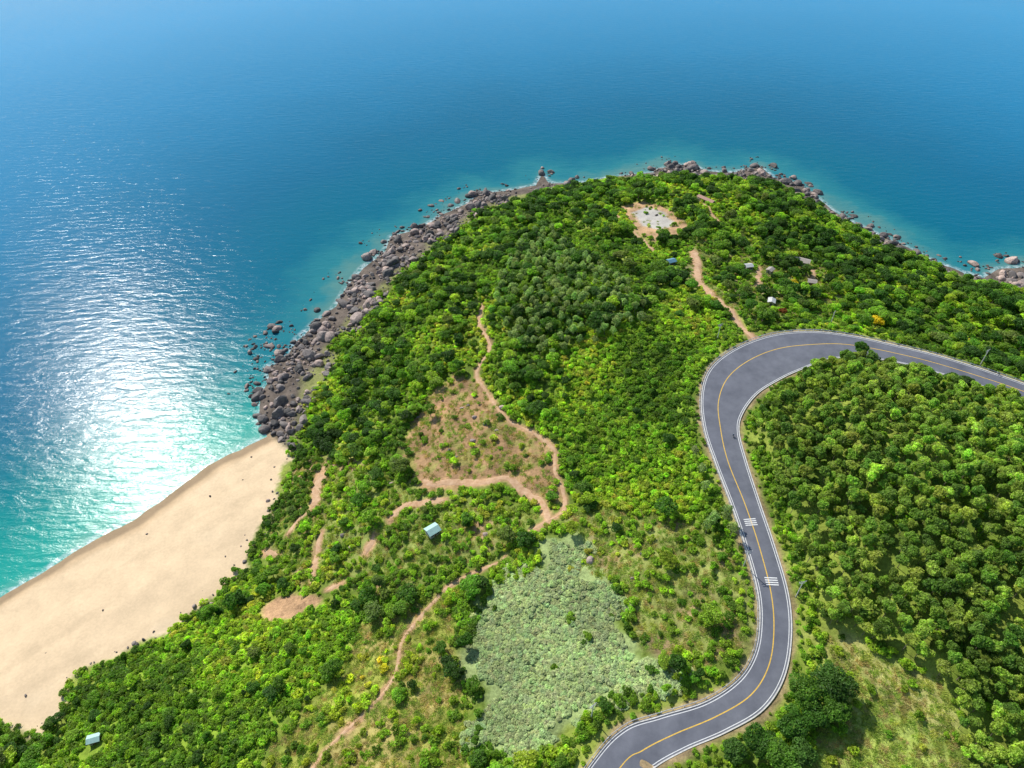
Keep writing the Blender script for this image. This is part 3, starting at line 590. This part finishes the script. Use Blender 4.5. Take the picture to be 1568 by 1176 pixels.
def house(name,pos,l,w_,h,roof,yaw):
    e=bpy.data.objects.new(name,None); scene.collection.objects.link(e); e.location=(pos[0],pos[1],samp(Z,np.array([pos[0]]),np.array([pos[1]]))[0]); e.rotation_euler=(0,0,yaw)
    boxes('walls',[((0,0,h/2-.6),(l,w_,h+1.2))],M_wall,e)
    rh=w_*.22; o=.45; t=.08; V=[]
    prof=[(-w_/2-o,h-.12),(0,h+rh),(w_/2+o,h-.12),(w_/2+o,h-.12+t),(0,h+rh+t),(-w_/2-o,h-.12+t)]
    for sx_ in(-l/2-o,l/2+o): V+=[(sx_,a,z_) for a,z_ in prof]
    Fs=[[i,(i+1)%6,6+(i+1)%6,6+i] for i in range(6)]+[[0,1,4,5],[1,2,3,4],[6,7,10,11],[7,8,9,10]]
    q=mk('roof',V,Fs,[roofs[roof]]); q.parent=e
    g=mk('gables',[(-l/2,-w_/2,h),(-l/2,w_/2,h),(-l/2,0,h+rh-.05),(l/2,-w_/2,h),(l/2,w_/2,h),(l/2,0,h+rh-.05)],[[0,1,2],[3,4,5]],[M_wall]); g.parent=e
    boxes('windows',[((-l*.28,-w_/2-.01,h*.55),(1.1,.06,1.0)),((l*.28,-w_/2-.01,h*.55),(1.1,.06,1.0)),((-l/2-.01,0,h*.55),(.06,1.0,1.0)),((l/2+.01,0,h*.55),(.06,1,1.0))],M_win,e)
    boxes('door',[((0,-w_/2-.01,1.0),(.95,.07,2.0))],M_door,e)
for (n_,l,w_,h,rf,yw),p in zip([('village_house',9,4.5,3,'grey',-.5),('village_house',3.6,3,2.4,'white',.2),('village_house',3.6,3,2.4,'white',1.2),('village_house',4,3.2,2.4,'grey',-.3),('village_house',4,3.2,2.4,'blue',.4),('farm_shed',4.4,3.8,2.4,'teal',.65),('farm_shed',3.2,2.2,2.2,'teal',.3),('village_house',12,3.,2.6,'red',-.85),('village_house',3.4,2.8,2.4,'grey',.8)],HW): house(n_,p,l,w_,h,rf,yw)

# ------------------------------------------------------------ utility poles
def pole(px,yaw):
    e=bpy.data.objects.new('utility_pole',None); scene.collection.objects.link(e); q=hit([px])[0]; e.location=(q[0],q[1],samp(Z,np.array([q[0]]),np.array([q[1]]))[0]); e.rotation_euler=(0,0,yaw)
    V,Fs=tube((0,0,-1),(0,0,9),.2,.12,10); o=mk('shaft',V,Fs,[M_conc]); o.parent=e
    boxes('crossarms',[((0,.14,8.5),(2.6,.12,.14)),((0,.14,7.7),(2.0,.12,.14))],M_steel,e)
    boxes('insulators',[((a,.14,8.7),(.1,.1,.25)) for a in(-1.2,-.6,.6,1.2)],M_white,e)
for p,a in [((905,1100),.6),((1218,915),.2),((1138,868),.1),((1270,500),.9),((1098,520),.4),((1500,560),.5)]: pole(p,a)

# ------------------------------------------------------------ motorcycle with rider
M_bike=simple('motorcycle_paint',(.05,.05,.06),.35); M_rub=simple('tyre_rubber',(.03,.03,.03),.8); M_cloth=simple('rider_jacket',(.10,.13,.2),.8); M_helm=simple('helmet',(.5,.5,.52),.3)
e=bpy.data.objects.new('motorcycle_with_rider',None); scene.collection.objects.link(e)
i=station((1122,668)); q=hit([(1122,670)])[0]; dd_=RC[i+1]-RC[i]; e.location=(q[0],q[1],RZ[i]+.01); e.rotation_euler=(0,0,math.atan2(dd_[1],dd_[0]))
for nm,xx in(('front_wheel',.65),('rear_wheel',-.65)):
    V=[];Fs=[]
    for a in range(20):
        for b_ in range(6):
            A=a/20*6.283;B=b_/6*6.283; rr=.26+.05*math.cos(B); V.append((xx+rr*math.cos(A),.05*math.sin(B),.31+rr*math.sin(A)))
            Fs.append([a*6+b_,a*6+(b_+1)%6,((a+1)%20)*6+(b_+1)%6,((a+1)%20)*6+b_])
    o=mk(nm,V,Fs,[M_rub],smooth=True); o.parent=e
def skin(name,V,E,R,mat):
    me=bpy.data.meshes.new(name); me.from_pydata(V,E,[]); o=bpy.data.objects.new(name,me); scene.collection.objects.link(o); me.materials.append(mat)
    o.modifiers.new('skin','SKIN'); 
    for k_,rr in enumerate(R): me.skin_vertices[0].data[k_].radius=(rr,rr)
    me.skin_vertices[0].data[0].use_root=True; s_=o.modifiers.new('sub','SUBSURF'); s_.levels=1; s_.render_levels=1; o.parent=e
skin('frame_and_seat',[(-.2,0,.55),(.2,0,.6),(.45,0,.85),(.6,0,.4),(-.6,0,.65),(-.1,0,.3),(.45,.3,.95),(.45,-.3,.95)],[(0,1),(1,2),(2,3),(0,4),(0,5),(2,6),(2,7)],[.14,.12,.07,.05,.1,.14,.03,.03],M_bike)
skin('rider',[(-.15,0,.85),(-.08,0,1.1),(0,0,1.35),(.03,0,1.48),(.04,.2,1.36),(.2,.28,1.15),(.42,.28,1.0),(.04,-.2,1.36),(.2,-.28,1.15),(.42,-.28,1.0),(.2,.2,.8),(.05,.2,.4),(.2,-.2,.8),(.05,-.2,.4)],[(0,1),(1,2),(2,3),(2,4),(4,5),(5,6),(2,7),(7,8),(8,9),(0,10),(10,11),(0,12),(12,13)],[.16,.15,.17,.06,.07,.05,.04,.07,.05,.04,.09,.05,.09,.05],M_cloth)
skin('helmet',[(.06,0,1.55),(.08,0,1.68)],[(0,1)],[.12,.11],M_helm)

# ------------------------------------------------------------ light
sdir=rays([(232,700)])[0]; sv=Vector((sdir[0],sdir[1],-sdir[2])).normalized()
el=math.asin(sv.z); az=math.atan2(sv.x,sv.y)
sl=bpy.data.lights.new('sun','SUN'); sl.energy=5.0; sl.angle=math.radians(.5); sl.color=(1,.96,.88); so=bpy.data.objects.new('sun',sl); scene.collection.objects.link(so); so.rotation_euler=sv.to_track_quat('Z','Y').to_euler(); so.location=(0,0,400)
wd=bpy.data.worlds.new('World'); scene.world=wd; wd.use_nodes=True; nt=wd.node_tree; L=nt.links.new; bg=nt.nodes['Background']
sk=N(nt,'ShaderNodeTexSky',sky_type='NISHITA',sun_disc=False,sun_elevation=el,sun_rotation=az); sk.air_density=1; sk.dust_density=.4
L(sk.outputs[0],bg.inputs[0]); bg.inputs[1].default_value=.15
